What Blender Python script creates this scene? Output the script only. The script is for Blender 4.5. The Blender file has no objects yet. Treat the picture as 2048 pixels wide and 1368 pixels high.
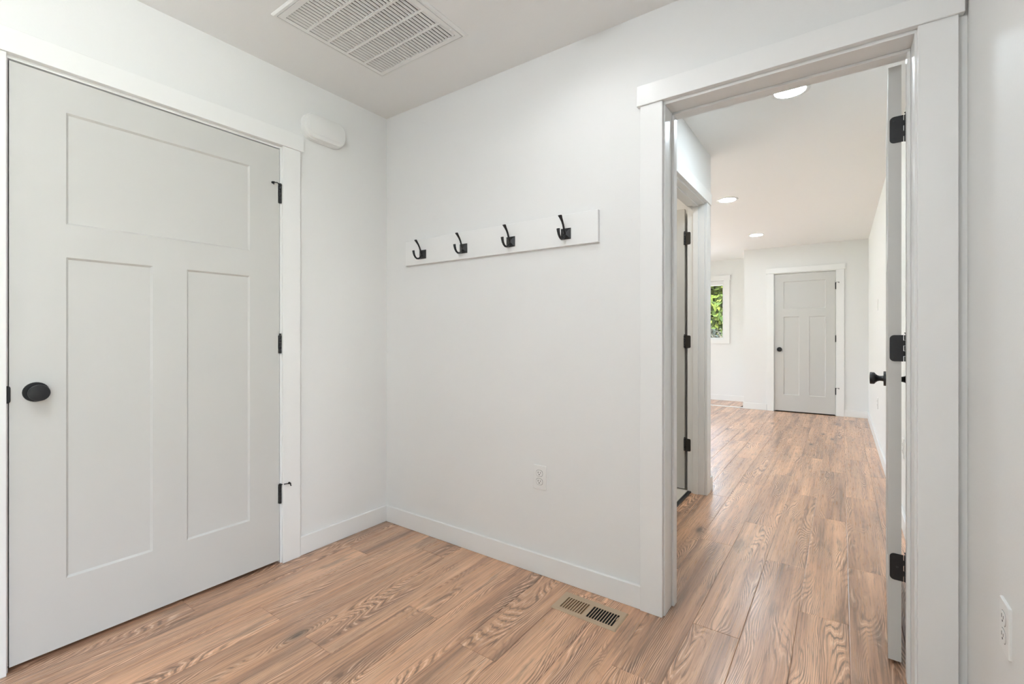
import bpy, bmesh, math, random
from mathutils import Vector, Matrix

random.seed(7)
scene = bpy.context.scene
C = scene.collection

# ------------------------------------------------------------------ camera, world, exposure
cam_data = bpy.data.cameras.new('camera')
cam_data.sensor_width = 36.0
cam_data.lens = 930.9 * 36.0 / 2048.0
cam_data.shift_y = (671.65 - 684.0) / 2048.0
cam_data.clip_start = 0.02
cam_data.clip_end = 200
camera = bpy.data.objects.new('camera', cam_data)
C.objects.link(camera)
camera.location = (2.2614, -1.8708, 1.1210)
camera.rotation_euler = (math.pi / 2, 0, 0.6162)
scene.camera = camera

world = bpy.data.worlds.new('world')
scene.world = world
world.use_nodes = True
wn = world.node_tree
wn.nodes.clear()
w_out = wn.nodes.new('ShaderNodeOutputWorld')
w_bg = wn.nodes.new('ShaderNodeBackground')
w_sky = wn.nodes.new('ShaderNodeTexSky')
w_sky.sky_type = 'NISHITA'
w_sky.sun_disc = False
w_sky.sun_elevation = math.radians(48)
w_sky.sun_rotation = math.radians(180)
w_sky.air_density = 1.0
w_sky.dust_density = 4.0
w_sky.ozone_density = 1.0
w_hsv = wn.nodes.new('ShaderNodeHueSaturation')
w_hsv.inputs['Saturation'].default_value = 0.55
w_bg.inputs['Strength'].default_value = 1.1
wn.links.new(w_sky.outputs[0], w_hsv.inputs['Color'])
wn.links.new(w_hsv.outputs[0], w_bg.inputs['Color'])
wn.links.new(w_bg.outputs[0], w_out.inputs['Surface'])

sun_data = bpy.data.lights.new('sun', 'SUN')
sun_data.energy = 13.0
sun_data.angle = math.radians(0.6)
sun_data.color = (1.0, 0.99, 0.97)
sun = bpy.data.objects.new('sun', sun_data)
sun.rotation_euler = (math.radians(42), 0, 0)     # high sun in line with the walls that carry the windows
C.objects.link(sun)

vs = scene.view_settings
vs.view_transform = 'Standard'
vs.look = 'None'
vs.gamma = 1.0
vs.use_curve_mapping = False
vs.exposure = 1.38

LED_MUD = 30.0       # radiance of the ceiling lamps, the mudroom pair unseen
LED_MUD_BACK = 18.5  # added dome lamp behind the camera
LED_HALL = 62.0

# ------------------------------------------------------------------ dimensions (metres)
H = 2.44
XR = 2.56            # right-hand wall, shared by mudroom, hall and great room
YF = -2.95           # wall behind the camera
TB = 0.163           # thickness of the wall with the coat rack
XH = 1.475           # hall side wall
YH = 1.77            # end of hall side wall
YC = 6.07            # closet front in the great room
XC = 1.03            # closet corner
YW = 6.86            # window wall
XG = -3.2            # left end of great room

# ------------------------------------------------------------------ materials
def new_mat(name):
    m = bpy.data.materials.new(name)
    m.use_nodes = True
    nt = m.node_tree
    return m, nt, nt.nodes['Principled BSDF']

def paint(name, col, rough=0.6, bump=0.0, bscale=180.0, metallic=0.0, spec=0.5):
    m, nt, b = new_mat(name)
    b.inputs['Base Color'].default_value = (*col, 1)
    b.inputs['Roughness'].default_value = rough
    b.inputs['Metallic'].default_value = metallic
    b.inputs['Specular IOR Level'].default_value = spec
    n = nt.nodes.new('ShaderNodeTexNoise')
    n.inputs['Scale'].default_value = bscale
    n.inputs['Detail'].default_value = 3
    tc = nt.nodes.new('ShaderNodeTexCoord')
    nt.links.new(tc.outputs['Object'], n.inputs['Vector'])
    mr = nt.nodes.new('ShaderNodeMapRange')
    mr.inputs['To Min'].default_value = max(rough - 0.05, 0.02)
    mr.inputs['To Max'].default_value = min(rough + 0.05, 1)
    nt.links.new(n.outputs['Fac'], mr.inputs['Value'])
    nt.links.new(mr.outputs[0], b.inputs['Roughness'])
    if bump > 0:
        bp = nt.nodes.new('ShaderNodeBump')
        bp.inputs['Strength'].default_value = bump
        bp.inputs['Distance'].default_value = 0.002
        nt.links.new(n.outputs['Fac'], bp.inputs['Height'])
        nt.links.new(bp.outputs[0], b.inputs['Normal'])
    return m

M = {}
M['wall'] = paint('wall_paint', (0.835, 0.835, 0.82), 0.62, 0.12, 140)
M['ceiling'] = paint('ceiling_paint', (0.90, 0.90, 0.885), 0.8, 0.15, 120)
M['trim'] = paint('trim_paint', (0.87, 0.87, 0.855), 0.36, 0.03, 90)
M['door'] = paint('door_paint', (0.62, 0.615, 0.59), 0.42, 0.06, 160)
M['black'] = paint('black_metal', (0.010, 0.011, 0.013), 0.38, 0.0, 60)
M['bronze'] = paint('dark_bronze_metal', (0.022, 0.019, 0.016), 0.42, 0.0, 60)
M['plastic'] = paint('white_plastic', (0.84, 0.84, 0.82), 0.32)
M['vent'] = paint('white_enamel', (0.86, 0.86, 0.84), 0.4)
M['void'] = paint('dark_void', (0.006, 0.006, 0.006), 0.9)  # near-black in place of the shade inside slots and holes
M['ductgrey'] = paint('duct_grey', (0.10, 0.10, 0.10), 0.9)  # dark grey in place of shade behind slats and in outlet seams
M['register'] = paint('tan_enamel', (0.50, 0.375, 0.255), 0.42)
M['register_dark'] = paint('brown_louver', (0.34, 0.20, 0.10), 0.5)
M['chrome'] = paint('satin_steel', (0.55, 0.55, 0.53), 0.3, 0, 60, 1.0)
M['tile'] = paint('cream_tile', (0.74, 0.69, 0.62), 0.35, 0.02, 30)
M['sub'] = paint('subfloor', (0.06, 0.045, 0.035), 0.9)
M['vinyl'] = paint('window_vinyl', (0.85, 0.85, 0.84), 0.4)
M['bark'] = paint('tree_bark', (0.12, 0.085, 0.06), 0.9, 0.5, 40)
M['strip'] = paint('pale_transition_strip', (0.82, 0.81, 0.78), 0.35)
M['siding'] = paint('neighbour_siding', (0.16, 0.20, 0.24), 0.7, 0.1, 20)
M['rock'] = paint('pale_rock', (0.62, 0.60, 0.56), 0.9, 0.6, 12)

def leaf_material(name, c1, c2):
    m, nt, b = new_mat(name)
    g = nt.nodes.new('ShaderNodeNewGeometry')
    r = nt.nodes.new('ShaderNodeValToRGB')
    r.color_ramp.elements[0].color = (*c1, 1)
    r.color_ramp.elements[1].color = (*c2, 1)
    nt.links.new(g.outputs['Random Per Island'], r.inputs['Fac'])
    nt.links.new(r.outputs['Color'], b.inputs['Base Color'])
    b.inputs['Roughness'].default_value = 0.7
    b.inputs['Specular IOR Level'].default_value = 0.08
    return m
M['leaf'] = leaf_material('tree_leaves', (0.010, 0.022, 0.004), (0.048, 0.062, 0.010))
M['leaf_dark'] = leaf_material('shrub_leaves', (0.010, 0.016, 0.014), (0.03, 0.028, 0.02))

m, nt, b = new_mat('lawn')
nz = nt.nodes.new('ShaderNodeTexNoise'); nz.inputs['Scale'].default_value = 4; nz.inputs['Detail'].default_value = 6
rp = nt.nodes.new('ShaderNodeValToRGB')
rp.color_ramp.elements[0].color = (0.10, 0.13, 0.04, 1); rp.color_ramp.elements[1].color = (0.24, 0.24, 0.10, 1)
nt.links.new(nz.outputs['Fac'], rp.inputs['Fac']); nt.links.new(rp.outputs['Color'], b.inputs['Base Color'])
b.inputs['Roughness'].default_value = 0.95
M['lawn'] = m

m, nt, b = new_mat('window_glass')
nt.nodes.remove(b)
gl = nt.nodes.new('ShaderNodeBsdfGlossy'); gl.inputs['Roughness'].default_value = 0.02
tr = nt.nodes.new('ShaderNodeBsdfTransparent'); tr.inputs['Color'].default_value = (0.953, 0.964, 0.961, 1)
fr = nt.nodes.new('ShaderNodeFresnel'); fr.inputs['IOR'].default_value = 1.45
mx = nt.nodes.new('ShaderNodeMixShader')
nt.links.new(fr.outputs[0], mx.inputs['Fac']); nt.links.new(tr.outputs[0], mx.inputs[1]); nt.links.new(gl.outputs[0], mx.inputs[2])
nt.links.new(mx.outputs[0], nt.nodes['Material Output'].inputs['Surface'])
M['glass'] = m

def lamp_material(name, strength, col=(1.0, 0.97, 0.92)):
    m, nt, b = new_mat(name)
    b.inputs['Base Color'].default_value = (0.9, 0.9, 0.88, 1)
    b.inputs['Emission Color'].default_value = (*col, 1)
    b.inputs['Emission Strength'].default_value = strength
    return m

# ---- wood plank material: contour-line grain with knots, one pattern per plank
def wood_material():
    m, nt, b = new_mat('oak_plank')
    N = nt.nodes.new; L = nt.links.new
    tc = N('ShaderNodeTexCoord'); oi = N('ShaderNodeObjectInfo')
    rs = N('ShaderNodeMath'); rs.operation = 'MULTIPLY'; rs.inputs[1].default_value = 91.7
    L(oi.outputs['Random'], rs.inputs[0])
    off = N('ShaderNodeCombineXYZ')
    L(rs.outputs[0], off.inputs['X']); L(rs.outputs[0], off.inputs['Y']); L(rs.outputs[0], off.inputs['Z'])
    pos = N('ShaderNodeVectorMath'); pos.operation = 'ADD'
    L(tc.outputs['Object'], pos.inputs[0]); L(off.outputs[0], pos.inputs[1])
    def scaled(vx, vy, src=pos):
        s = N('ShaderNodeVectorMath'); s.operation = 'MULTIPLY'
        s.inputs[1].default_value = (vx, vy, 1.0)
        L(src.outputs[0], s.inputs[0]); return s
    def noise(vec, scale, detail=2.0, rough=0.5):
        n = N('ShaderNodeTexNoise'); n.inputs['Scale'].default_value = scale
        n.inputs['Detail'].default_value = detail; n.inputs['Roughness'].default_value = rough
        L(vec.outputs[0], n.inputs['Vector']); return n
    def math_(op, a, bb=None, c=None, clamp=False):
        n = N('ShaderNodeMath'); n.operation = op; n.use_clamp = clamp
        for i, v in enumerate((a, bb, c)):
            if v is None: continue
            if isinstance(v, (int, float)): n.inputs[i].default_value = v
            else: L(v, n.inputs[i])
        return n.outputs[0]
    def rng(v, a0, a1, b0=0.0, b1=1.0):
        n = N('ShaderNodeMapRange'); n.interpolation_type = 'SMOOTHSTEP'
        n.inputs['From Min'].default_value = a0; n.inputs['From Max'].default_value = a1
        n.inputs['To Min'].default_value = b0; n.inputs['To Max'].default_value = b1
        L(v, n.inputs['Value']); return n.outputs[0]
    sep = N('ShaderNodeSeparateXYZ'); L(pos.outputs[0], sep.inputs[0])
    # large growth field, stretched along the plank
    big = noise(scaled(5.5, 0.95), 1.0, 1.5, 0.42).outputs['Fac']
    mid = noise(scaled(17, 3.2), 1.0, 1.5, 0.45).outputs['Fac']
    # knots
    vo = N('ShaderNodeTexVoronoi'); vo.inputs['Scale'].default_value = 1.0
    L(scaled(6.5, 2.3).outputs[0], vo.inputs['Vector'])
    kd = vo.outputs['Distance']
    ksep = N('ShaderNodeSeparateColor'); L(vo.outputs['Color'], ksep.inputs[0])
    konly = rng(ksep.outputs['Red'], 0.40, 0.44)           # only some cells carry a knot
    kn = math_('MULTIPLY', rng(kd, 0.42, 0.0), konly)
    core = math_('MULTIPLY', rng(kd, 0.17, 0.03), konly)
    field = math_('ADD', math_('MULTIPLY', big, 5.0), math_('MULTIPLY', mid, 0.42))
    field = math_('ADD', field, math_('MULTIPLY', sep.outputs['X'], 13.0))
    field = math_('ADD', field, math_('MULTIPLY', kn, 0.9))
    fib = noise(scaled(210, 5.5), 1.0, 3.0, 0.6).outputs['Fac']
    fib2 = noise(scaled(85, 1.9), 1.0, 3.0, 0.6).outputs['Fac']
    band = noise(scaled(30, 0.7), 1.0, 3.0, 0.55).outputs['Fac']
    field = math_('ADD', field, math_('MULTIPLY', fib2, 0.10))
    wave = math_('SINE', math_('MULTIPLY', field, 54.0))
    brk = rng(noise(scaled(60, 5.0), 1.0, 2.0).outputs['Fac'], 0.30, 0.54)   # lines come and go
    ln = math_('MULTIPLY', rng(wave, 0.40, 1.0), brk)       # dark pores
    lt = math_('MULTIPLY', rng(wave, -0.60, -1.0), brk)     # pale, limed rings
    # broad tone
    tone = noise(scaled(12, 0.75), 1.0, 2.0, 0.5).outputs['Fac']
    tone = math_('ADD', math_('MULTIPLY', tone, 0.42), math_('ADD', math_('MULTIPLY', band, 0.36), math_('MULTIPLY', fib2, 0.22)))
    ramp = N('ShaderNodeValToRGB'); cr = ramp.color_ramp
    cr.elements[0].position = 0.37; cr.elements[0].color = (0.195, 0.118, 0.080, 1)
    cr.elements[1].position = 0.64; cr.elements[1].color = (0.640, 0.415, 0.280, 1)
    e = cr.elements.new(0.45); e.color = (0.360, 0.212, 0.140, 1)
    e = cr.elements.new(0.53); e.color = (0.480, 0.288, 0.186, 1)
    L(tone, ramp.inputs['Fac'])
    def mix(fac, a, bcol, mode='MIX'):
        n = N('ShaderNodeMix'); n.data_type = 'RGBA'; n.blend_type = mode
        if isinstance(fac, (int, float)): n.inputs['Factor'].default_value = fac
        else: L(fac, n.inputs['Factor'])
        L(a, n.inputs['A'])
        if isinstance(bcol, tuple): n.inputs['B'].default_value = (*bcol, 1)
        else: L(bcol, n.inputs['B'])
        return n.outputs['Result']
    col = ramp.outputs['Color']
    mask = noise(scaled(14, 2.2), 1.0, 2.0).outputs['Fac']
    col = mix(math_('MULTIPLY', math_('MULTIPLY', ln, rng(mask, 0.34, 0.60)), 0.78), col, (0.115, 0.068, 0.046))
    col = mix(math_('MULTIPLY', math_('MULTIPLY', lt, rng(mask, 0.40, 0.62)), 0.70), col, (0.72, 0.53, 0.40))
    col = mix(math_('MULTIPLY', rng(fib, 0.54, 0.68), 0.58), col, (0.125, 0.075, 0.050))
    col = mix(math_('MULTIPLY', rng(fib, 0.44, 0.28), 0.40), col, (0.72, 0.49, 0.345))
    smoke = rng(noise(scaled(13, 2.4), 1.0, 4.0, 0.6).outputs['Fac'], 0.57, 0.72)
    col = mix(math_('MULTIPLY', smoke, 0.55), col, (0.14, 0.100, 0.072))
    col = mix(math_('MULTIPLY', kn, 0.40), col, (0.16, 0.098, 0.066))
    col = mix(math_('MULTIPLY', core, 0.85), col, (0.045, 0.030, 0.022))
    # plank-to-plank tone
    hs = N('ShaderNodeHueSaturation')
    L(rng(oi.outputs['Random'], 0.0, 1.0, 1.26, 1.54), hs.inputs['Value'])
    hs.inputs['Saturation'].default_value = 1.10
    L(col, hs.inputs['Color'])
    L(hs.outputs['Color'], b.inputs['Base Color'])
    L(rng(fib, 0.2, 0.8, 0.24, 0.40), b.inputs['Roughness'])
    b.inputs['Specular IOR Level'].default_value = 0.75
    b.inputs['Coat Weight'].default_value = 0.45
    b.inputs['Coat Roughness'].default_value = 0.22
    bp = N('ShaderNodeBump'); bp.inputs['Strength'].default_value = 0.22; bp.inputs['Distance'].default_value = 0.0015
    L(math_('ADD', math_('MULTIPLY', ln, -0.6), math_('MULTIPLY', fib, 0.5)), bp.inputs['Height'])
    L(bp.outputs[0], b.inputs['Normal'])
    return m
M['wood'] = wood_material()

# ------------------------------------------------------------------ helpers
def link(o, parent=None):
    C.objects.link(o)
    if parent is not None:
        o.parent = parent
    return o

def tag(o, label=None, cat=None, group=None, kind=None):
    if label: o['label'] = label
    if cat: o['category'] = cat
    if group: o['group'] = group
    if kind: o['kind'] = kind
    return o

def empty(name, loc=(0, 0, 0), rz=0.0, parent=None):
    o = bpy.data.objects.new(name, None)
    o.empty_display_size = 0.05
    o.location = loc
    o.rotation_euler = (0, 0, rz)
    return link(o, parent)

def offset_of(parent):
    v = Vector((0, 0, 0))
    while parent is not None:
        v += Vector(parent.location)
        parent = parent.parent
    return v

def finish(name, bm, mat, parent=None, loc=(0, 0, 0), rot=(0, 0, 0), smooth=False):
    bmesh.ops.recalc_face_normals(bm, faces=bm.faces[:])
    me = bpy.data.meshes.new(name)
    bm.to_mesh(me)
    bm.free()
    me.materials.append(M[mat] if isinstance(mat, str) else mat)
    if smooth:
        for p in me.polygons:
            p.use_smooth = True
        try:
            me.set_sharp_from_angle(angle=math.radians(38))
        except Exception:
            pass
    o = bpy.data.objects.new(name, me)
    o.location = loc
    o.rotation_euler = rot
    return link(o, parent)

def add_box(bm, x0, x1, y0, y1, z0, z1, bev=0.0, seg=1):
    r = bmesh.ops.create_cube(bm, size=1.0)
    vs_ = r['verts']
    for v in vs_:
        v.co = Vector(((x0 + x1) / 2 + v.co.x * (x1 - x0), (y0 + y1) / 2 + v.co.y * (y1 - y0), (z0 + z1) / 2 + v.co.z * (z1 - z0)))
    if bev > 0:
        es = list({e for v in vs_ for e in v.link_edges})
        bmesh.ops.bevel(bm, geom=es, offset=bev, segments=seg, affect='EDGES', profile=0.7)

def box(name, x0, x1, y0, y1, z0, z1, mat, parent=None, bev=0.0, seg=1, local=False):
    """a box given in world coordinates (or in the parent's own with local=True)"""
    c = Vector(((x0 + x1) / 2, (y0 + y1) / 2, (z0 + z1) / 2))
    bm = bmesh.new()
    add_box(bm, x0 - c.x, x1 - c.x, y0 - c.y, y1 - c.y, z0 - c.z, z1 - c.z, bev, seg)
    loc = c if local else c - offset_of(parent)
    return finish(name, bm, mat, parent, loc)

def boxes(name, lst, mat, parent=None, bev=0.0):
    bm = bmesh.new()
    for b_ in lst:
        add_box(bm, *b_, bev)
    return finish(name, bm, mat, parent, -offset_of(parent))

def add_lathe(bm, prof, seg=28, axis='Z', at=(0, 0, 0), cap=True):
    """prof: list of (radius, height); revolved about the axis"""
    rings = []
    for r, h in prof:
        ring = []
        for i in range(seg):
            a = 2 * math.pi * i / seg
            p = Vector((r * math.cos(a), r * math.sin(a), h))
            if axis == 'Y': p = Vector((p.x, p.z, -p.y))
            if axis == 'X': p = Vector((p.z, p.x, p.y))
            ring.append(bm.verts.new(p + Vector(at)))
        rings.append(ring)
    for a, b_ in zip(rings[:-1], rings[1:]):
        for i in range(seg):
            bm.faces.new((a[i], a[(i + 1) % seg], b_[(i + 1) % seg], b_[i]))
    if cap:
        bm.faces.new(rings[0]); bm.faces.new(rings[-1])

def lathe(name, prof, mat, parent=None, loc=(0, 0, 0), axis='Z', seg=28, smooth=True):
    bm = bmesh.new()
    add_lathe(bm, prof, seg, axis)
    return finish(name, bm, mat, parent, loc, smooth=smooth)

def sweep(name, pts, widths, thicks, mat, parent=None, loc=(0, 0, 0), seg=10):
    """sweep a flattened oval along a path lying in the local YZ plane (width along X)"""
    bm = bmesh.new(); rings = []
    n = len(pts)
    for i, (y, z) in enumerate(pts):
        a = pts[max(i - 1, 0)]; c = pts[min(i + 1, n - 1)]
        t = Vector((0, c[0] - a[0], c[1] - a[1])).normalized()
        nn = Vector((0, -t.z, t.y))
        ring = []
        for k in range(seg):
            ang = 2 * math.pi * k / seg
            ring.append(bm.verts.new(Vector((0, y, z)) + Vector((1, 0, 0)) * math.cos(ang) * widths[i] / 2 + nn * math.sin(ang) * thicks[i] / 2))
        rings.append(ring)
    for a, c in zip(rings[:-1], rings[1:]):
        for k in range(seg):
            bm.faces.new((a[k], a[(k + 1) % seg], c[(k + 1) % seg], c[k]))
    bm.faces.new(rings[0]); bm.faces.new(rings[-1])
    return finish(name, bm, mat, parent, loc, smooth=True)

def add_outline(bm, pts, z0, z1, bev=0.0):
    """prism over a 2D outline in XY between z0 and z1, upper rim eased by bev"""
    n = len(pts)
    c = Vector((sum(p[0] for p in pts) / n, sum(p[1] for p in pts) / n))
    lo = [bm.verts.new((p[0], p[1], z0)) for p in pts]
    mi = [bm.verts.new((p[0], p[1], z1 - bev)) for p in pts]
    loops = [lo, mi]
    if bev > 0:
        xs = [p[0] for p in pts]; ys = [p[1] for p in pts]
        hx = (max(xs) - min(xs)) / 2; hy = (max(ys) - min(ys)) / 2
        cx = (max(xs) + min(xs)) / 2; cy = (max(ys) + min(ys)) / 2
        for f, zf in ((0.3, 0.7), (1.0, 1.0)):
            loops.append([bm.verts.new((cx + (p[0] - cx) * (1 - bev * f / hx), cy + (p[1] - cy) * (1 - bev * f / hy), z1 - bev + bev * zf)) for p in pts])
    for a, b_ in zip(loops[:-1], loops[1:]):
        for i in range(n):
            bm.faces.new((a[i], a[(i + 1) % n], b_[(i + 1) % n], b_[i]))
    bm.faces.new(lo); bm.faces.new(loops[-1])

def rrect(hx, hy, r, seg=6, corners=(1, 1, 1, 1)):
    """rounded rectangle outline; corners: ++, -+, --, +-"""
    pts = []
    for k, (sx, sy) in enumerate(((1, 1), (-1, 1), (-1, -1), (1, -1))):
        rr = r if corners[k] else 0.0005
        cx, cy = sx * (hx - rr), sy * (hy - rr)
        for i in range(seg + 1):
            a = math.pi / 2 * (k + i / seg)
            pts.append((cx + rr * math.cos(a), cy + rr * math.sin(a)))
    return pts

def wall(name, label, lst, mat='wall'):
    return tag(boxes(name, lst, mat), label, 'wall', kind='structure')

# ------------------------------------------------------------------ room shell
RW0, RW1 = -2.87, -1.97   # added mudroom window in the right wall, behind the camera
DT = 2.063           # top of the rough door openings
wall('wall_left', 'white mudroom wall with the closed grey door and the chime', [
    (-0.115, 0, YF, -1.595, 0, H), (-0.115, 0, -0.639, TB, 0, H), (-0.115, 0, -1.595, -0.639, DT, H)])
wall('wall_back', 'white mudroom wall with the coat rack and the doorway', [
    (0, 1.668, 0, TB, 0, H), (2.461, XR, 0, TB, 0, H), (1.668, 2.461, 0, TB, DT, H)])
wall('wall_right', 'long white wall along mudroom, hall and great room', [
    (XR, XR + 0.14, YF - 0.14, RW0, 0, H), (XR, XR + 0.14, RW1, YW + 0.16, 0, H),
    (XR, XR + 0.14, RW0, RW1, 0, 0.30), (XR, XR + 0.14, RW0, RW1, 2.06, H)])
wall('wall_front', 'plain white mudroom wall behind the camera', [(-0.115, XR, YF - 0.14, YF, 0, H)])
wall('wall_hall', 'short white hall wall holding the bathroom doorway', [
    (1.36, XH, TB, 0.790, 0, H), (1.36, XH, 1.595, YH, 0, H), (1.36, XH, 0.790, 1.595, DT, H)])
wall('wall_near', 'white great room wall behind the bathroom', [(XG, 1.36, 1.655, YH, 0, H)])
wall('wall_bathroom', 'inner bathroom wall opposite its doorway', [(0.2, 0.3, TB, 1.655, 0, H)])
wall('wall_side', 'white end wall of the great room with a wide window', [
    (XG - 0.14, XG, 1.655, 2.2, 0, H), (XG - 0.14, XG, 6.3, YW + 0.16, 0, H),
    (XG - 0.14, XG, 2.2, 6.3, 0, 0.3), (XG - 0.14, XG, 2.2, 6.3, 2.15, H)])
WX0, WX1, WZ0, WZ1 = -0.62, 0.595, 1.055, 2.085        # small window
SX0, SX1, SZ1 = -3.0, -0.82, 2.085                    # patio door, added as a light source
wall('wall_far', 'white great room wall with the small window', [
    (WX1, XR, YW, YW + 0.16, 0, H), (WX0, WX1, YW, YW + 0.16, 0, WZ0), (WX0, WX1, YW, YW + 0.16, WZ1, H),
    (SX1, WX0, YW, YW + 0.16, 0, H), (SX0, SX1, YW, YW + 0.16, SZ1, H), (XG, SX0, YW, YW + 0.16, 0, H)])
wall('wall_closet', 'white closet wall with the narrow grey door', [
    (XC, 1.425, YC, YC + 0.115, 0, H), (2.211, XR, YC, YC + 0.115, 0, H), (1.425, 2.211, YC, YC + 0.115, DT, H),
    (XC, XC + 0.115, YC + 0.115, YW, 0, H)])
wall('wall_garage', 'plain garage walls behind the closed grey door', [  # unseen walls added to stop outside light showing under the door
    (-1.4, -1.3, YF - 0.14, 0.2, -0.02, H), (-1.3, -0.115, 0.1, 0.2, -0.02, H), (-1.3, -0.115, YF - 0.14, YF, -0.02, H)])
tag(boxes('ceiling', [(-3.5, XR + 0.14, YF - 0.14, YW + 0.16, H, H + 0.15)], 'ceiling'), 'flat white ceiling over all rooms', 'ceiling', kind='structure')

# ------------------------------------------------------------------ plank floor
PW, PL = 0.166, 1.216
floor = tag(boxes('floor', [(-3.5, XR + 0.14, YF - 0.14, YW + 0.16, -0.12, -0.0105)], 'sub'),
            'warm brown oak-look plank floor running through both rooms', 'floor', kind='structure')
joint = {-12: -1.069, -11: -0.352, -10: -0.9, -9: -0.15, -8: -0.9, -7: -0.537, -6: -1.12, -5: -0.598, -4: -0.05,
         -3: -0.80, -2: -0.38, -1: 0.02, 0: -0.44, 1: 0.355, 2: -0.31, 3: -0.85}
plank_cache = {}
def plank_mesh(w, l):
    key = (round(w, 3), round(l, 3))
    if key in plank_cache: return plank_cache[key]
    hw, hl, bv, z0 = w / 2 - 0.0003, l / 2 - 0.0003, 0.0020, -0.0104
    V = []
    for (dx, dz) in ((0, z0), (0, -0.0012), (bv, 0.0)):
        V += [(-hw + dx, -hl + dx, dz), (hw - dx, -hl + dx, dz), (hw - dx, hl - dx, dz), (-hw + dx, hl - dx, dz)]
    F = []
    for b_ in (0, 4):
        for i in range(4):
            F.append((b_ + i, b_ + (i + 1) % 4, b_ + 4 + (i + 1) % 4, b_ + 4 + i))
    F.append((8, 9, 10, 11))
    me = bpy.data.meshes.new('plank')
    me.from_pydata(V, [], F); me.update()
    me.materials.append(M['wood'])
    plank_cache[key] = me
    return me
nplank = 0
for k in range(-32, 5):
    x0, x1 = 1.953 + PW * k, 1.953 + PW * (k + 1)
    cx = (x0 + x1) / 2
    x0c, x1c = max(x0, XG), min(x1, XR)
    if x1c - x0c < 0.01: continue
    if cx > XH + 0.05: spans = [(YF, YC)]
    elif cx > XC: spans = [(YF, 0.10), (0.10, YC)]
    elif cx > 0.1: spans = [(YF, 0.10), (1.70, YW)]
    elif cx > -0.1: spans = [(YF, 0.02), (1.70, YW)]
    else: spans = [(1.70, YW)]
    j0 = joint.get(k, random.uniform(0, PL))
    for (a, c) in spans:
        if cx < 0.1 and a == YF: x0c = max(x0, -0.10)
        elif cx < 0.1: x0c = max(x0, XG)
        y = j0 + PL * math.floor((a - j0) / PL)
        while y < c - 0.005:
            ya, yb = max(y, a), min(y + PL, c)
            if yb - ya > 0.01:
                o = bpy.data.objects.new('plank', plank_mesh(x1c - x0c, yb - ya))
                o.location = ((x0c + x1c) / 2, (ya + yb) / 2, 0)
                link(o, floor); nplank += 1
            y += PL
print('planks', nplank)
tag(box('trim_floor', XG, XC, 6.095, 6.165, 0.0, 0.005, 'strip', None, 0.0015), 'pale strip across the floor beside the closet corner', 'floor strip', kind='structure')

bath = tag(boxes('floor_bathroom', [(0.3, 1.362, TB, 1.655, -0.0105, 0.006)], 'sub'), 'cream tiled bathroom floor seen past its open door', 'floor', kind='structure')
for ix in range(3):
    for iy in range(3):
        xa, ya = 1.362 - 0.353 * (ix + 1), 0.166 + 0.496 * iy
        box('tile', xa + 0.002, xa + 0.351, ya + 0.002, ya + 0.494, 0.006, 0.012, 'tile', bath, 0.001)
tag(box('trim_threshold', 1.362, 1.386, 0.81, 1.577, 0.0, 0.013, 'black', None, 0.003), 'black metal threshold under the bathroom doorway', 'threshold', kind='structure')

# ------------------------------------------------------------------ baseboards
BH, BT = 0.095, 0.014
def base(name, label, x0, x1, y0, y1):
    return tag(box(name, x0, x1, y0, y1, 0, BH, 'trim', None, 0.002), label, 'baseboard', kind='structure')
base('baseboard_left', 'short white baseboard between grey door casing and corner', 0, BT, -0.561, 0)
base('baseboard_left_rear', 'white baseboard left of the closed grey door', 0, BT, YF, -1.674)
base('baseboard_back', 'long white baseboard under the coat rack', BT, 1.590, -BT, 0)
base('baseboard_right', 'white mudroom baseboard along the right wall', XR - BT, XR, YF, 0)
base('baseboard_hall', 'short white baseboard past the bathroom doorway casing', XH, XH + BT, 1.695, YH)
base('baseboard_hall_right', 'white baseboard along the right hall wall', XR - BT, XR, TB + 0.02, YC)
base('baseboard_near', 'white baseboard behind the bathroom in the great room', XG, XH, YH, YH + BT)
base('baseboard_closet_left', 'white baseboard left of the narrow grey door', XC, 1.342, YC - BT, YC)
base('baseboard_closet_right', 'white baseboard right of the narrow grey door', 2.290, XR - BT, YC - BT, YC)
base('baseboard_closet_side', 'white baseboard on the closet side', XC - BT, XC, YC - BT, YW - BT)
base('baseboard_far', 'white baseboard under the small window', SX1 + 0.1, XC - BT, YW - BT, YW)

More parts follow.
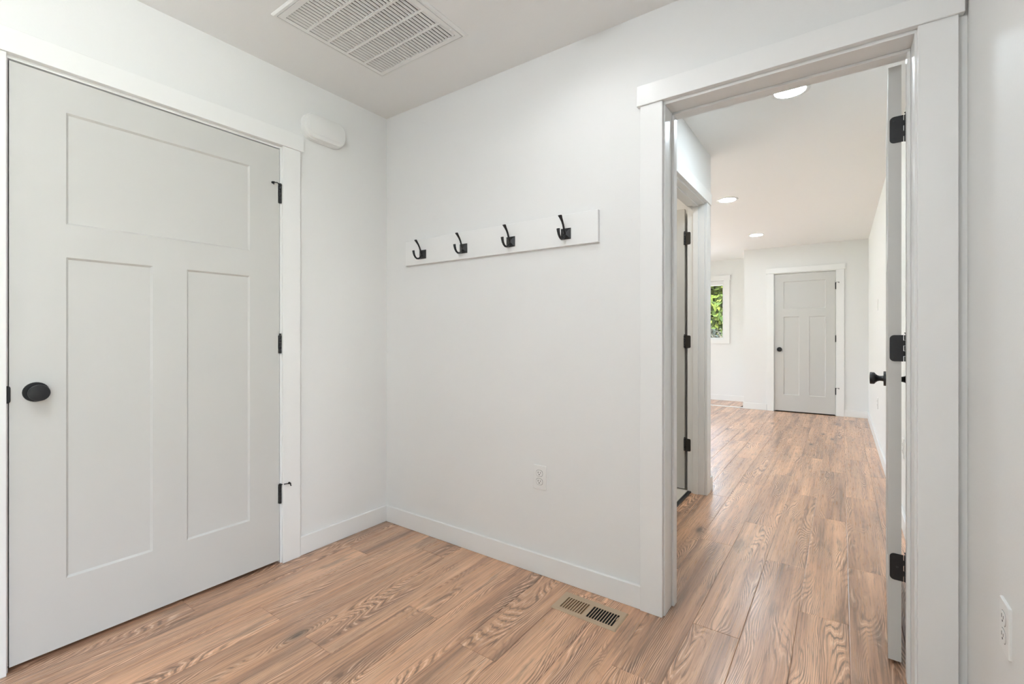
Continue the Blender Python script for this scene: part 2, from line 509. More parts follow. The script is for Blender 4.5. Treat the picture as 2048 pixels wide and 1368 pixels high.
# ------------------------------------------------------------------ doorway trim
CW, CT = 0.090, 0.018
def doorway(name, label, o, ux, face, x0, x1, depth, stop_at, both=True, top=2.045, cin=0.006, head_top=2.138):
    """door frame in local axes: u along the wall, v into the wall (v=0 the visible face).
       x0,x1: jamb faces along u"""
    root = tag(empty(name, o, ux), label, 'door frame', kind='structure')
    J = 0.018
    box('jamb', x0 - J, x0, 0, depth, 0, top, 'trim', root, 0.001, local=True)
    box('jamb', x1, x1 + J, 0, depth, 0, top, 'trim', root, 0.001, local=True)
    box('jamb_head', x0 - J, x1 + J, 0, depth, top, top + J, 'trim', root, 0.001, local=True)
    s0, s1 = stop_at
    box('stop', x0, x0 + 0.010, s0, s1, 0, top - 0.010, 'trim', root, 0.0015, local=True)
    box('stop', x1 - 0.010, x1, s0, s1, 0, top - 0.010, 'trim', root, 0.0015, local=True)
    box('stop_head', x0, x1, s0, s1, top - 0.010, top, 'trim', root, 0.0015, local=True)
    sides = [-1] + ([1] if both else [])
    for s in sides:
        v0, v1 = (-CT, 0) if s < 0 else (depth, depth + CT)
        h0, h1 = (-0.025, 0) if s < 0 else (depth, depth + 0.025)
        if s < 0:
            casings = [(x0 - cin - CW, x0 - cin), (x1 + cin, x1 + cin + CW)]
        else:
            casings = [(x0 - cin - CW, x0 - cin), (x1 + cin, x1 + cin + CW)]
        for (a, c) in casings:
            if both == 'left' and s > 0 and a > x0: continue
            box('casing', a, c, v0, v1, 0, top + 0.011, 'trim', root, 0.0012, local=True)
        if both == 'left' and s > 0: continue
        box('head_casing', x0 - cin - CW - 0.013, x1 + cin + CW + 0.013, h0, h1, top + 0.011, head_top, 'trim', root, 0.0012, local=True)
    return root
# doorway in the coat rack wall: u = +x, v = +y
dw = doorway('trim_1', 'white frame of the open doorway beside the coat rack', (0, 0, 0), 0, None, 1.686, 2.443, TB, (0.088, 0.126), both=False, cin=0.006)
# closed grey door frame: v = -x, u = +y  -> rotate +90deg: local x->(0,1), local y->(-1,0)
dl = doorway('trim_2', 'white frame around the closed grey door', (0, 0, 0), math.pi / 2, None, -1.577, -0.657, 0.115, (0.045, 0.085), both=False, cin=0.005)
# bathroom doorway: visible face x = XH, v = -x, u = +y
db = doorway('trim_3', 'white frame of the bathroom doorway in the hall', (XH, 0, 0), math.pi / 2, None, 0.808, 1.577, 0.115, (0.040, 0.076), both=False, cin=0.006)
# closet doorway: u = +x, v = +y
dc = doorway('trim_4', 'white frame around the narrow grey closet door', (0, YC, 0), 0, None, 1.441, 2.195, 0.115, (0.045, 0.080), both=False, cin=0.006, top=2.038, head_top=2.128)
# strike plates
box('strike_plate', 1.6855, 1.6868, 0.128, 0.160, 0.90, 0.957, 'chrome', dw)
bm = bmesh.new(); add_outline(bm, rrect(0.010, 0.029, 0.008), 0, 0.0015)
o = finish('strike_plate', bm, 'black', dl, (-1.581, -0.0012, 0.925), (math.pi / 2, 0, 0))

# ------------------------------------------------------------------ doors
def leaf_mesh(w, h, t, sl, mull):
    """frame of a three-panel door: x 0..w, y -t/2..t/2, z 0..h with sunk panel fields"""
    dep, bw = 0.0075, 0.007
    xs = [0, sl, w / 2 - mull / 2, w / 2 + mull / 2, w - sl, w]
    zs = [0, 0.239, 1.388, 1.506, 1.906, h]
    bm = bmesh.new()
    pans = [(xs[1], xs[4], zs[3], zs[4]), (xs[1], xs[2], zs[1], zs[2]), (xs[3], xs[4], zs[1], zs[2])]
    for sy in (-1, 1):
        y = sy * t / 2
        for i in range(5):
            for j in range(5):
                xm, zm = (xs[i] + xs[i + 1]) / 2, (zs[j] + zs[j + 1]) / 2
                if any(p[0] < xm < p[1] and p[2] < zm < p[3] for p in pans): continue
                bm.faces.new([bm.verts.new(v) for v in ((xs[i], y, zs[j]), (xs[i + 1], y, zs[j]), (xs[i + 1], y, zs[j + 1]), (xs[i], y, zs[j + 1]))])
        for (a, c, d, e) in pans:
            yi = y - sy * dep
            o_ = [(a, y, d), (c, y, d), (c, y, e), (a, y, e)]
            i_ = [(a + bw, yi, d + bw), (c - bw, yi, d + bw), (c - bw, yi, e - bw), (a + bw, yi, e - bw)]
            for k in range(4):
                bm.faces.new([bm.verts.new(v) for v in (o_[k], o_[(k + 1) % 4], i_[(k + 1) % 4], i_[k])])
    hy = t / 2
    for q in ([(0, -hy, 0), (0, hy, 0), (0, hy, h), (0, -hy, h)], [(w, -hy, 0), (w, hy, 0), (w, hy, h), (w, -hy, h)],
              [(0, -hy, 0), (w, -hy, 0), (w, hy, 0), (0, hy, 0)], [(0, -hy, h), (w, -hy, h), (w, hy, h), (0, hy, h)]):
        bm.faces.new([bm.verts.new(v) for v in q])
    bmesh.ops.remove_doubles(bm, verts=bm.verts[:], dist=1e-5)
    return bm, [(a + bw, c - bw, d + bw, e - bw) for (a, c, d, e) in pans], t / 2 - dep

HZ = (1.819, 1.079, 0.339)      # hinge centres above the floor
def make_door(name, label, loc, rz, w, sl, mull=0.12, t=0.035, zb=0.014, zt=2.040, knob=0.925, front=1,
              knob_back=True, knob_front=True, hinge='barrel', hinge_side=1, stops=()):
    root = tag(empty(name, loc, rz), label, 'door', kind='structure')
    bm, pans, hy = leaf_mesh(w, zt - zb, t, sl, mull)
    leaf = finish('leaf', bm, 'door', root, (0, 0, zb))
    for (a, c, d, e) in pans:
        box('panel', a - 0.002, c + 0.002, -hy, hy, d - 0.002, e + 0.002, 'door', leaf, 0, local=True)
    kx = w - 0.063
    for s, on in ((front, knob_front), (-front, knob_back)):
        if not on: continue
        k = empty('knob', (kx, s * t / 2, knob), 0 if s > 0 else math.pi, root)
        # local +y points out of the door face
        lathe('rosette', [(0.0335, 0.0), (0.0335, 0.0075), (0.0325, 0.0088), (0.014, 0.0092)], 'black', k, axis='Y')
        lathe('handle', [(0.0145, 0.006), (0.0122, 0.014), (0.0118, 0.022), (0.0140, 0.030), (0.0195, 0.0365), (0.0262, 0.0415), (0.0270, 0.0430),
                         (0.0274, 0.0560), (0.0262, 0.0585), (0.0150, 0.0596), (0.0040, 0.0600)], 'black', k, axis='Y')
    bar_y = hinge_side * (t / 2 + (0.005 if hinge == 'barrel' else 0.0125))
    for i, hz in enumerate(HZ):
        hg = empty('hinge', (-0.0015, bar_y, hz), 0, root)
        # five-knuckle barrel
        for kk in range(5):
            z0 = -0.0445 + kk * 0.0178
            lathe('knuckle', [(0.0058, z0 + 0.0004), (0.0062, z0 + 0.0010), (0.0062, z0 + 0.0168), (0.0058, z0 + 0.0174)], 'black', hg, seg=14)
        lathe('pin_tip', [(0.0030, 0.0445), (0.0030, 0.049), (0.0055, 0.0505), (0.0050, 0.053)], 'black', hg, seg=12)
        if hinge == 'plate':
            bm = bmesh.new()
            # rounded plate on the leaf edge; outline in (y,z), extruded along -x
            pts = rrect(0.0180, 0.0445, 0.0125, 6, corners=(0, 1, 1, 0))
            add_outline(bm, pts, 0, 0.0022, 0.0006)
            pc_ = -bar_y - hinge_side * -0.0045       # plate centre, from the barrel
            pl = finish('plate', bm, 'black', hg, (-0.0003, pc_, 0), (math.radians(90), 0, math.radians(-90)))
            for (py, pz) in ((0.006, 0.031), (-0.002, 0.0), (0.006, -0.031)):
                bm = bmesh.new(); add_lathe(bm, [(0.0036, 0.0), (0.0036, 0.0004), (0.0026, 0.0008)], 12, 'X')
                for v in bm.verts: v.co.x = -v.co.x
                finish('screw', bm, 'black', hg, (-0.0024, pc_ + py, pz), smooth=True)
            bm = bmesh.new()
            for kk in (1, 3):
                z0 = -0.0445 + kk * 0.0178
                add_box(bm, -0.0022, -0.0002, 0.0, pc_ - 0.0170, z0 + 0.0002, z0 + 0.0176)
            finish('web', bm, 'black', hg)
        else:
            bm = bmesh.new()
            add_box(bm, -0.0075, -0.0035, -0.006 * hinge_side - 0.001, -0.006 * hinge_side + 0.001, -0.0445, 0.0445)
            add_box(bm, 0.0035, 0.0075, -0.006 * hinge_side - 0.001, -0.006 * hinge_side + 0.001, -0.0445, 0.0445)
            finish('plate', bm, 'black', hg)
        if i in stops:
            sx = stops[i]     # +1: arm over the leaf, -1: arm over the casing
            st = empty('doorstop', (0, 0, 0.0460), 0, hg)
            st.rotation_euler = (0, 0, 0)
            bm = bmesh.new()
            add_lathe(bm, [(0.0075, -0.0010), (0.0082, 0.0), (0.0082, 0.003), (0.0070, 0.004)], 14, 'Z')
            L_ = 0.036
            outy = hinge_side
            lift = 0.0 if sx > 0 else outy * 0.020
            # arm: two thin bent rods and a bumper disc facing leaf or casing
            def rod(p, q, r):
                p, q = Vector(p), Vector(q); d = (q - p)
                mtx = Matrix.Translation((p + q) / 2) @ d.to_track_quat('Z', 'Y').to_matrix().to_4x4()
                bmesh.ops.create_cone(bm, cap_ends=True, segments=8, radius1=r, radius2=r, depth=d.length, matrix=mtx)
            rod((0, 0, 0.002), (sx * L_ * 0.5, outy * 0.006 + lift, 0.006), 0.0024)
            rod((sx * L_ * 0.5, outy * 0.006 + lift, 0.006), (sx * L_, outy * 0.005 + lift, 0.004), 0.0024)
            rod((sx * L_, outy * 0.011 + lift, 0.004), (sx * L_, -outy * 0.004 + lift, 0.004), 0.0035)
            rod((sx * L_, -outy * 0.001 + lift, 0.004), (sx * L_, -outy * 0.004 + lift, 0.004), 0.0060)
            rod((sx * L_ * 0.98, outy * 0.008 + lift, 0.004), (sx * L_ * 1.05, outy * 0.012 + lift, -0.008), 0.0028)
            o_ = finish('doorstop_arm', bm, 'black', None, (0, 0, 0), smooth=True)
            # fold into the hinge directly (thing > part > sub-part)
            o_.parent = hg; o_.location = (0, 0, 0.0460)
            bpy.data.objects.remove(st)
    return root
# closed door of the mudroom: hinge edge at y=-0.660, leaf towards -y, front face at x=-0.003
make_door('door_1', 'closed light grey three-panel door with round black knob at left', (-0.0035 - 0.0175, -0.6595, 0), -math.pi / 2, 0.914, 0.140,
          front=1, hinge_side=1, stops={0: 1, 2: -1}, knob_back=False, knob=0.928)
# open door to the hall, swung past square; we look at its hinge edge
make_door('door_2', 'open grey door seen edge-on with black hinges in the doorway', (2.4085, 0.1700, 0), math.radians(87.0), 0.752, 0.118,
          front=1, hinge='plate', hinge_side=-1, zb=0.019, zt=2.036)
# bathroom door, swung into the bathroom
make_door('door_3', 'open grey bathroom door, only a narrow strip showing', (1.338, 1.6015, 0), math.pi, 0.70, 0.118,
          front=1, hinge_side=1, zb=0.020, zt=2.036, knob_back=False)
# closet door at the far end
make_door('door_4', 'closed narrow grey three-panel door at the far end', (2.192, YC + 0.0215, 0), math.pi, 0.748, 0.116,
          front=1, hinge_side=1, stops={0: -1, 2: -1}, knob_back=False, zt=2.033, knob=0.920)
# bathroom hinge plates on the jamb
for hz in HZ:
    bm = bmesh.new(); add_outline(bm, rrect(0.0175, 0.0445, 0.009, 5, corners=(1, 0, 0, 1)), 0, 0.0020, 0.0005)
    o = finish('hinge_plate', bm, 'bronze', db)
    # local u = +y world, v = -x world; plate lies on jamb face y=1.577 facing -y
    o.location = (1.577, XH - 1.3645, hz)
    o.rotation_euler = (math.radians(90), 0, math.radians(-90))

# ------------------------------------------------------------------ coat rack
rack = tag(empty('coat_rack', (0.797, 0, 1.527)), 'white coat rack board with four black double hooks', 'coat rack')
box('board', 0.190, 1.404, -0.018, 0, 1.527, 1.668, 'trim', rack, 0.0012)
for hx in (0.334, 0.638, 0.943, 1.248):
    hk = empty('hook', (hx - 0.797, -0.018, 1.580 - 1.527), 0, rack)
    bm = bmesh.new()
    s = 0.0245
    lo = [bm.verts.new((a * s, 0, c * s)) for a, c in ((-1, -1), (1, -1), (1, 1), (-1, 1))]
    mi = [bm.verts.new((a * s, -0.004, c * s)) for a, c in ((-1, -1), (1, -1), (1, 1), (-1, 1))]
    tp = [bm.verts.new((a * 0.006, -0.012, c * 0.006)) for a, c in ((-1, -1), (1, -1), (1, 1), (-1, 1))]
    for A_, B_ in ((lo, mi), (mi, tp)):
        for i in range(4): bm.faces.new((A_[i], A_[(i + 1) % 4], B_[(i + 1) % 4], B_[i]))
    bm.faces.new(tp); bm.faces.new(lo)
    finish('plate', bm, 'black', hk)
    # upper prong, sweeping up and out to a flared tip
    up = [(-0.008, -0.002), (-0.016, 0.008), (-0.021, 0.022), (-0.027, 0.036), (-0.036, 0.050), (-0.047, 0.062), (-0.056, 0.071), (-0.058, 0.073)]
    sweep('upper_prong', up, [0.012, 0.012, 0.010, 0.010, 0.0115, 0.015, 0.0200, 0.018], [0.009, 0.0085, 0.0075, 0.007, 0.007, 0.007, 0.0065, 0.004], 'black', hk)
    # lower J prong
    jp = [(-0.006, -0.004), (-0.014, -0.012), (-0.022, -0.021), (-0.034, -0.028), (-0.047, -0.029), (-0.058, -0.023), (-0.066, -0.012), (-0.070, 0.000), (-0.072, 0.010), (-0.072, 0.012)]
    sweep('lower_prong', jp, [0.012, 0.0115, 0.0105, 0.0105, 0.0105, 0.011, 0.013, 0.0155, 0.0175, 0.016], [0.010, 0.0100, 0.0095, 0.0095, 0.0095, 0.009, 0.0085, 0.008, 0.0075, 0.005], 'black', hk)

# ------------------------------------------------------------------ outlets and switch
def outlet(label, loc, rz, group='duplex wall outlets'):
    """local: plate in XZ, facing -y"""
    root = tag(empty('wall_outlet', loc, rz), label, 'outlet', group)
    bm = bmesh.new(); add_outline(bm, rrect(0.0355, 0.0565, 0.003, 3), 0, 0.0058, 0.0022)
    finish('cover_plate', bm, 'plastic', root, (0, 0, 0), (math.pi / 2, 0, 0))
    for sz in (0.0195, -0.0195):
        bm = bmesh.new(); add_outline(bm, rrect(0.0170, 0.0142, 0.0120, 6), 0.0050, 0.0076, 0.0006)
        rc = finish('receptacle', bm, 'plastic', root, (0, 0, sz), (math.pi / 2, 0, 0))
        for (px, pz, w_, h_) in ((-0.0063, 0.0035, 0.0022, 0.0085), (0.0063, 0.0035, 0.0020, 0.0068)):
            box('slot', px - w_ / 2, px + w_ / 2, pz - h_ / 2, pz + h_ / 2, 0.0072, 0.0079, 'void', rc, local=True)
        bm = bmesh.new(); add_lathe(bm, [(0.0026, 0.0072), (0.0026, 0.0079)], 12)
        finish('ground_hole', bm, 'void', rc, (0, -0.0060, 0))
        bm = bmesh.new()
        ring = rrect(0.0182, 0.0154, 0.0128, 6)
        inn = rrect(0.0171, 0.0143, 0.0121, 6)
        a = [bm.verts.new((p[0], p[1], 0.00595)) for p in ring]; c = [bm.verts.new((p[0], p[1], 0.00595)) for p in inn]
        for i in range(len(a)): bm.faces.new((a[i], a[(i + 1) % len(a)], c[(i + 1) % len(a)], c[i]))
        finish('gap', bm, 'ductgrey', rc)
    bm = bmesh.new(); add_lathe(bm, [(0.0030, 0.0055), (0.0030, 0.0064), (0.0020, 0.0069)], 12)
    finish('screw', bm, 'plastic', root, (0, 0, 0), (math.pi / 2, 0, 0))
    return root
outlet('white outlet on the wall below the coat rack', (1.099, 0, 0.4535), 0)
outlet('white outlet on the right wall nearest the camera', (XR, -0.400, 0.476), -math.pi / 2)
outlet('white outlet seen through the gap behind the open door', (XR, 1.690, 0.463), -math.pi / 2)
outlet('white outlet low on the far right hall wall', (XR, 4.07, 0.445), -math.pi / 2)
sw = tag(empty('light_switch', (XR, 4.07, 1.431), -math.pi / 2), 'white rocker switch high on the right hall wall', 'light switch')
bm = bmesh.new(); add_outline(bm, rrect(0.0355, 0.0565, 0.003, 3), 0, 0.0058, 0.0022)
finish('cover_plate', bm, 'plastic', sw, (0, 0, 0), (math.pi / 2, 0, 0))
bm = bmesh.new(); add_outline(bm, rrect(0.0165, 0.0330, 0.002, 3), 0.0050, 0.0085, 0.001)
finish('rocker', bm, 'plastic', sw, (0, 0, 0), (math.pi / 2, 0, 0))

# ------------------------------------------------------------------ chime box
ch = tag(empty('door_chime', (0, -0.430, 2.206)), 'white rounded plastic chime box beside the door head', 'door chime')
RX = (math.pi / 2, 0, math.pi / 2)       # outline x -> world y, y -> z, depth -> +x
bm = bmesh.new(); add_outline(bm, rrect(0.120, 0.068, 0.056, 12), 0, 0.030, 0.004)
finish('base', bm, 'plastic', ch, (0, 0, 0), RX, smooth=True)
bm = bmesh.new(); add_outline(bm, rrect(0.117, 0.065, 0.054, 12), 0.028, 0.046, 0.012)
finish('cover', bm, 'plastic', ch, (0, 0, 0), RX, smooth=True)
bm = bmesh.new(); add_outline(bm, rrect(0.100, 0.047, 0.030, 10), 0.0455, 0.0475, 0.0012)
finish('face_panel', bm, 'plastic', ch, (0, 0, 0.004), RX, smooth=True)

# ------------------------------------------------------------------ ceiling return grille
VX0, VX1, VY0, VY1 = 0.354, 0.926, -0.886, -0.317
vent = tag(empty('return_grille', ((VX0 + VX1) / 2, (VY0 + VY1) / 2, H)), 'white square return air grille in the ceiling', 'ceiling vent')
def ring(name, ox0, ox1, oy0, oy1, w, z0, z1, mat, parent, slope=0.0):
    bm = bmesh.new()
    def loop(i, z): return [bm.verts.new((x, y, z)) for x, y in ((ox0 + i, oy0 + i), (ox1 - i, oy0 + i), (ox1 - i, oy1 - i), (ox0 + i, oy1 - i))]
    Ls = [loop(0, z1), loop(0, z0 + slope), loop(slope, z0), loop(w, z0), loop(w, z1)]
    for A_, B_ in zip(Ls, Ls[1:] + Ls[:1]):
        for i in range(4): bm.faces.new((A_[i], A_[(i + 1) % 4], B_[(i + 1) % 4], B_[i]))
    return finish(name, bm, mat, parent, -offset_of(parent))
ring('outer_frame', VX0, VX1, VY0, VY1, 0.016, H - 0.009, H, 'vent', vent, 0.006)
box('backing', VX0 + 0.014, VX1 - 0.014, VY0 + 0.014, VY1 - 0.014, H - 0.0012, H, 'ductgrey', vent)  # dark sheet on the ceiling in place of the shaded hollow above
gx0, gx1, gy0, gy1 = VX0 + 0.0185, VX1 - 0.0185, VY0 + 0.0185, VY1 - 0.0185
ring('grille_frame', gx0, gx1, gy0, gy1, 0.022, H - 0.010, H - 0.001, 'vent', vent, 0.001)
lx0, lx1, ly0, ly1 = gx0 + 0.022, gx1 - 0.022, gy0 + 0.022, gy1 - 0.022
ncol = 5
pc = (ly1 - ly0) / ncol
for i in range(1, ncol):
    yy = ly0 + pc * i
    box('mullion', lx0, lx1, yy - 0.0050, yy + 0.0050, H - 0.0100, H - 0.0035, 'vent', vent)
ns = 27
SLAT = -32
bm0 = bmesh.new()
add_box(bm0, -0.0050, 0.0050, -(ly1 - ly0) / 2, (ly1 - ly0) / 2, -0.0006, 0.0006)
slat0 = None
for i in range(ns):
    xx = lx0 + (i + 0.5) * (lx1 - lx0) / ns
    if slat0 is None:
        slat0 = finish('slat', bm0, 'vent', vent); s_ = slat0
    else:
        s_ = slat0.copy(); C.objects.link(s_)
    s_.location = Vector((xx, (ly0 + ly1) / 2, H - 0.0062)) - offset_of(vent)
    s_.rotation_euler = (0, math.radians(SLAT), 0)
lathe('latch', [(0.006, 0), (0.006, -0.003), (0.004, -0.004)], 'vent', vent, Vector((gx1 - 0.011, gy1 - 0.06, H - 0.009)) - offset_of(vent), seg=14)

# ------------------------------------------------------------------ floor register
reg = tag(empty('floor_register', (1.4215, -0.1415, 0)), 'tan metal floor register beside the doorway', 'floor register')
RX0, RX1, RY0, RY1 = 1.280, 1.563, -0.2095, -0.0735
slots = []
for i in range(9): slots.append((1.3120 + i * 0.01145, 0.0070, 0))
for i in range(10): slots.append((1.4300 + i * 0.01145, 0.0080, 1))
sy0, sy1 = -0.190, -0.108
zp0, zp1 = 0.0042, 0.0056
bm = bmesh.new()
xs_ = [RX0 + 0.004]
for (sx, sw_, g) in slots: xs_ += [sx, sx + sw_]
xs_.append(RX1 - 0.004)
for i in range(len(xs_) - 1):
    hole = i % 2 == 1
    for (ya, yb) in ((RY0 + 0.004, sy0), (sy0, sy1), (sy1, RY1 - 0.004)):
        if hole and ya == sy0: continue
        bm.faces.new([bm.verts.new(v) for v in ((xs_[i], ya, zp1), (xs_[i + 1], ya, zp1), (xs_[i + 1], yb, zp1), (xs_[i], yb, zp1))])
for (sx, sw_, g) in slots:
    o_ = [(sx, sy0), (sx + sw_, sy0), (sx + sw_, sy1), (sx, sy1)]
    for k in range(4):
        p, q = o_[k], o_[(k + 1) % 4]
        bm.faces.new([bm.verts.new(v) for v in ((*p, zp1), (*q, zp1), (*q, zp0), (*p, zp0))])
# sloped rim down to the floor
inr = [(RX0 + 0.004, RY0 + 0.004), (RX1 - 0.004, RY0 + 0.004), (RX1 - 0.004, RY1 - 0.004), (RX0 + 0.004, RY1 - 0.004)]
otr = [(RX0, RY0), (RX1, RY0), (RX1, RY1), (RX0, RY1)]
for k in range(4):
    bm.faces.new([bm.verts.new(v) for v in ((*inr[k], zp1), (*inr[(k + 1) % 4], zp1), (*otr[(k + 1) % 4], 0.0012), (*otr[k], 0.0012))])
    bm.faces.new([bm.verts.new(v) for v in ((*otr[k], 0.0012), (*otr[(k + 1) % 4], 0.0012), (*otr[(k + 1) % 4], 0.0), (*otr[k], 0.0))])
bmesh.ops.remove_doubles(bm, verts=bm.verts[:], dist=1e-5)
finish('face_plate', bm, 'register', reg, -offset_of(reg))
box('duct', RX0 + 0.012, RX1 - 0.012, RY0 + 0.012, RY1 - 0.012, 0.0002, 0.0009, 'void', reg)  # flat black sheet in place of the shaded hollow below the slots
for (sx, sw_, g) in slots:
    if g == 0:
        bm = bmesh.new(); add_box(bm, -0.0040, 0.0040, (sy0 - sy1) / 2, (sy1 - sy0) / 2, -0.0003, 0.0003)
        finish('louver', bm, 'register_dark', reg, Vector((sx + sw_ / 2 + 0.0010, (sy0 + sy1) / 2, 0.0032)) - offset_of(reg), (0, math.radians(-14), 0))
box('lever', 1.5395, 1.5445, -0.150, -0.128, zp1 - 0.001, zp1 + 0.004, 'register', reg, 0.001)

# ------------------------------------------------------------------ ceiling lights, seen and added
def downlight(label, x, y, strength, col=(0.79, 0.915, 1.0)):
    root = tag(empty('recessed_light', (x, y, H)), label, 'ceiling light', 'round recessed ceiling lights')
    lathe('trim_ring', [(0.096, 0.0), (0.095, -0.004), (0.090, -0.006), (0.074, -0.004), (0.072, -0.0015)], 'plastic', root, seg=40)
    mat = lamp_material('lamp_lens', strength, col)
    bm = bmesh.new(); add_lathe(bm, [(0.0735, -0.0030), (0.0725, -0.0046)], 32)
    finish('lens', bm, mat, root)
    return root
def can_light(label, x, y, strength, col):
    root = tag(empty('cylinder_light', (x, y, H)), label, 'ceiling light')
    bm = bmesh.new()
    add_lathe(bm, [(0.070, 0.0), (0.070, -0.034), (0.066, -0.034), (0.064, -0.005), (0.0005, -0.005)], 32)  # shade added to keep the lamp's light off the wall top
    finish('shade', bm, 'plastic', root, smooth=True)
    bm = bmesh.new(); add_lathe(bm, [(0.058, -0.0060), (0.057, -0.0080)], 32)
    finish('lens', bm, lamp_material('lamp_lens', strength, col), root)
    return root
def dome(label, x, y, strength, r_, h_):
    root = tag(empty('dome_light', (x, y, H)), label, 'ceiling light', None)
    lathe('base', [(r_ * 1.05, 0.0), (r_ * 1.05, -0.018), (r_, -0.022)], 'plastic', root, seg=32)
    pr = [(r_ * math.cos(a), -0.02 - h_ * math.sin(a)) for a in [math.pi / 2 * i / 6 for i in range(6)]] + [(r_ * 0.05, -0.02 - h_)]
    lathe('shade', pr, lamp_material('frosted_lamp', strength, (0.90, 0.958, 1.0)), root, seg=24)
    return root
downlight('round recessed light just beyond the doorway head', 2.035, 1.035, LED_HALL)
downlight('round recessed light beside the bathroom doorway corner', 1.357, 3.02, LED_HALL)
downlight('smallest round recessed light in front of the closet', 1.35, 4.94, LED_HALL)
can_light('white cylinder downlight above the coat rack, out of frame', 1.42, -0.49, LED_MUD, (0.95, 0.98, 1.0))
dome('frosted dome light behind the camera, out of frame', 1.45, -1.95, LED_MUD_BACK, 0.15, 0.18)  # unseen lamp added to fill the mudroom walls and ceiling
downlight('recessed great room light near the patio door, out of frame', -1.3, 4.94, LED_HALL)
downlight('recessed great room light behind the bathroom, out of frame', -1.3, 3.02, LED_HALL)
downlight('warm recessed bathroom light, out of frame', 0.8, 0.9, 50.0, (1.0, 0.88, 0.74))

# ------------------------------------------------------------------ windows
def window(name, label, o, rz, w, z0, z1, depth=0.14, casing=True, sill=True, mull=0):
    """local: u along wall 0..w, v into the wall, room at v<0"""
    root = tag(empty(name, o, rz), label, 'window', kind='structure')
    f = 0.035
    box('window_frame', 0, f, 0.06, 0.11, z0, z1, 'vinyl', root, 0.002, local=True)
    box('window_frame', w - f, w, 0.06, 0.11, z0, z1, 'vinyl', root, 0.002, local=True)
    box('window_frame', f, w - f, 0.06, 0.11, z0, z0 + f, 'vinyl', root, 0.002, local=True)
    box('window_frame', f, w - f, 0.06, 0.11, z1 - f * 2.2, z1, 'vinyl', root, 0.002, local=True)
    for i in range(mull):
        xm = w * (i + 1) / (mull + 1)
        box('mullion', xm - 0.03, xm + 0.03, 0.055, 0.11, z0 + f, z1 - f * 2.2, 'vinyl', root, 0.002, local=True)
    for i in range(mull + 1):
        xa = f if i == 0 else w * i / (mull + 1) + 0.03
        xb = w - f if i == mull else w * (i + 1) / (mull + 1) - 0.03
        box('pane', xa, xb, 0.084, 0.088, z0 + f, z1 - f * 2.2, 'glass', root, 0, local=True)
    if casing:
        c = 0.088
        box('casing', -c, 0.002, -0.018, 0, z0 - (0.07 if sill else 0), z1, 'trim', root, 0.001, local=True)
        box('casing', w - 0.002, w + c, -0.018, 0, z0 - (0.07 if sill else 0), z1, 'trim', root, 0.001, local=True)
        box('head_casing', -c - 0.012, w + c + 0.012, -0.024, 0, z1, z1 + 0.082, 'trim', root, 0.001, local=True)
        if sill:
            box('window_sill', -0.0, w, -0.018, 0, z0 - 0.07, z0, 'trim', root, 0.001, local=True)
    return root
window('window_1', 'small white window in the far room showing green trees', (WX0, YW, 0), 0, WX1 - WX0, WZ0, WZ1)
window('window_2', 'patio door of the great room, out of frame', (SX0, YW, 0), 0, SX1 - SX0, 0.005, SZ1, sill=False, mull=1)
window('window_3', 'wide end window of the great room, out of frame', (XG, 2.2, 0), math.pi / 2, 4.1, 0.3, 2.15, mull=2)  # unseen, added as a daylight source for hall and great room
window('window_4', 'mudroom window behind the camera, out of frame', (XR, RW1, 0), -math.pi / 2, RW1 - RW0, 0.30, 2.06, mull=0)  # unseen, added to light the door wall from the right

# sky light is guided through the window openings
def portal(name, loc, rot, sx, sy):
    d = bpy.data.lights.new(name, 'AREA')
    d.shape = 'RECTANGLE'; d.size = sx; d.size_y = sy
    d.cycles.is_portal = True
    o_ = bpy.data.objects.new(name, d); o_.location = loc; o_.rotation_euler = rot
    C.objects.link(o_)
hp = math.pi / 2
portal('daylight_portal', ((WX0 + WX1) / 2, YW + 0.15, (WZ0 + WZ1) / 2), (-hp, 0, 0), WX1 - WX0, WZ1 - WZ0)
portal('daylight_portal', ((SX0 + SX1) / 2, YW + 0.15, SZ1 / 2), (-hp, 0, 0), SX1 - SX0, SZ1)
portal('daylight_portal', (XG - 0.13, 4.25, 1.225), (0, -hp, 0), 1.85, 4.1)
portal('daylight_portal', (XR + 0.13, (RW0 + RW1) / 2, 1.18), (0, hp, 0), 1.76, RW1 - RW0)

# ------------------------------------------------------------------ garden outside
M['concrete'] = paint('pale_concrete', (0.535, 0.548, 0.572), 0.9, 0.2, 60)
tag(boxes('patio', [(-12, 6, YW + 0.2, YW + 5.5, -0.3, -0.15), (-9, XG - 0.16, -8, YW + 0.2, -0.3, -0.15), (XG - 0.16, 6, -12, YF - 0.16, -0.3, -0.15), (XR + 0.16, 10, YF - 0.16, YW + 0.2, -0.3, -0.15)], 'concrete'),  # unseen paving added to throw sunlight up through the windows
    'pale concrete paving around the house', 'paving', kind='structure')
tag(boxes('ground', [(-45, 45, YW + 0.2, 70, -0.5, -0.3), (-45, -3.6, -30, YW + 0.2, -0.5, -0.3), (3.0, 45, -30, YW + 0.2, -0.5, -0.3), (-3.6, 3.0, -30, YF - 0.2, -0.5, -0.3)], 'lawn'),
    'grassy ground outside the windows', 'ground', kind='structure')
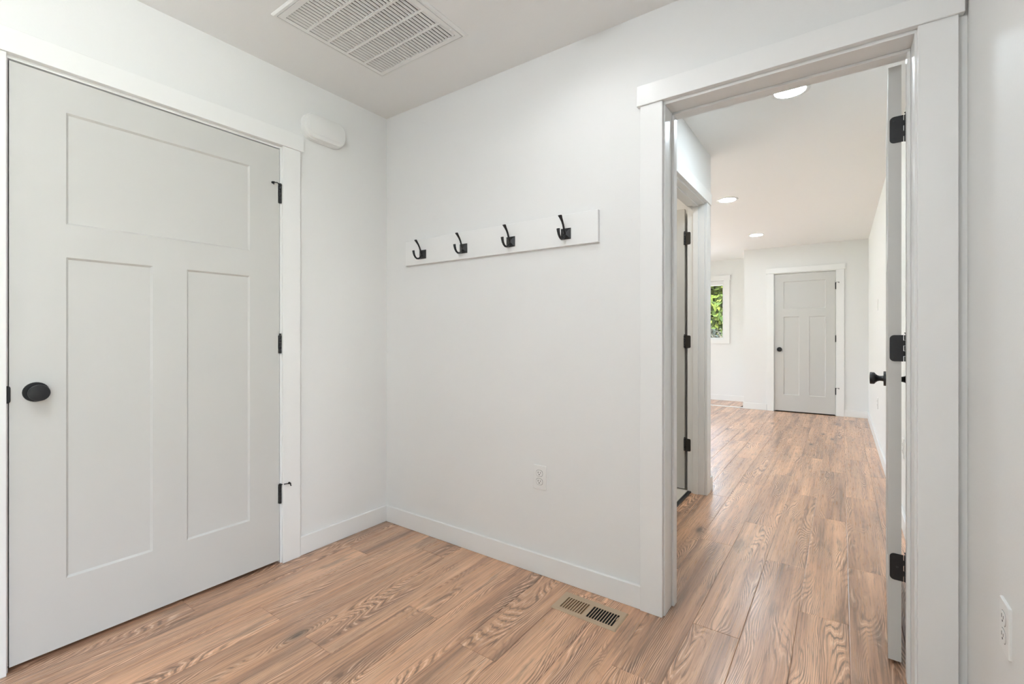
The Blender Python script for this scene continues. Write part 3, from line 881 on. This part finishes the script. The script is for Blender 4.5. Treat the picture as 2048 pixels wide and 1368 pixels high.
def tree(name, label, x, y, crown_z, rx, rz_, n, mat, seed, cat='tree', trunk=True, size=0.11, group='trees outside'):
    rnd = random.Random(seed)
    root = tag(empty(name, (x, y, -0.3)), label, cat, group)
    V, F = [], []
    for i in range(n):
        while True:
            p = Vector((rnd.uniform(-1, 1), rnd.uniform(-1, 1), rnd.uniform(-1, 1)))
            if 0.25 < p.length < 1: break
        lump = 0.78 + 0.22 * math.sin(p.x * 5 + seed) * math.cos(p.z * 6 + seed * 2)
        c = Vector((p.x * rx * lump, p.y * rx * lump, crown_z + 0.3 + p.z * rz_ * lump))
        if c.z < 0.05: c.z = 0.05 + rnd.random() * 0.2
        u = Vector((rnd.gauss(0, 1), rnd.gauss(0, 1), rnd.gauss(0, 1))).normalized()
        w_ = u.orthogonal().normalized()
        s = size * rnd.uniform(0.6, 1.3); b0 = len(V)
        V += [c - u * s, c + w_ * s * 0.5, c + u * s, c - w_ * s * 0.5]
        F.append((b0, b0 + 1, b0 + 2, b0 + 3))
    me = bpy.data.meshes.new('foliage'); me.from_pydata(V, [], F); me.update(); me.materials.append(M[mat])
    o_ = bpy.data.objects.new('foliage', me); o_['kind'] = 'stuff'; link(o_, root)
    if trunk:
        lathe('trunk', [(0.20, 0.0), (0.15, 0.5), (0.12, crown_z * 0.7), (0.05, crown_z + 0.3)], 'bark', root, seg=10)
    return root
tree('leafy_tree', 'yellow-green tree filling the far window', -2.3, 18.5, 2.7, 2.7, 2.9, 12000, 'leaf', 3, size=0.15)
tree('leafy_tree', 'green tree behind the one in the far window', -3.3, 25.0, 3.0, 3.2, 3.2, 9000, 'leaf', 12, size=0.2)
tree('leafy_tree', 'green tree left of the one in the far window', -8.6, 19.0, 4.2, 2.8, 3.4, 3600, 'leaf', 5)
tree('leafy_tree', 'green tree right of the one in the far window', 3.9, 21.0, 4.2, 2.8, 3.4, 3600, 'leaf', 6)
tree('leafy_tree', 'green tree outside the end window of the great room', -13.5, 6.0, 4.2, 3.0, 3.4, 3600, 'leaf', 9)
tree('shrub', 'dark low shrub below the tree in the far window', -0.95, 13.6, 0.6, 1.2, 1.1, 2600, 'leaf_dark', 4, 'shrub', False, 0.07, 'shrubs outside')
tree('shrub', 'dark low shrub left of the far window view', -4.4, 13.4, 0.6, 1.3, 1.1, 1500, 'leaf_dark', 8, 'shrub', False, 0.07, 'shrubs outside')
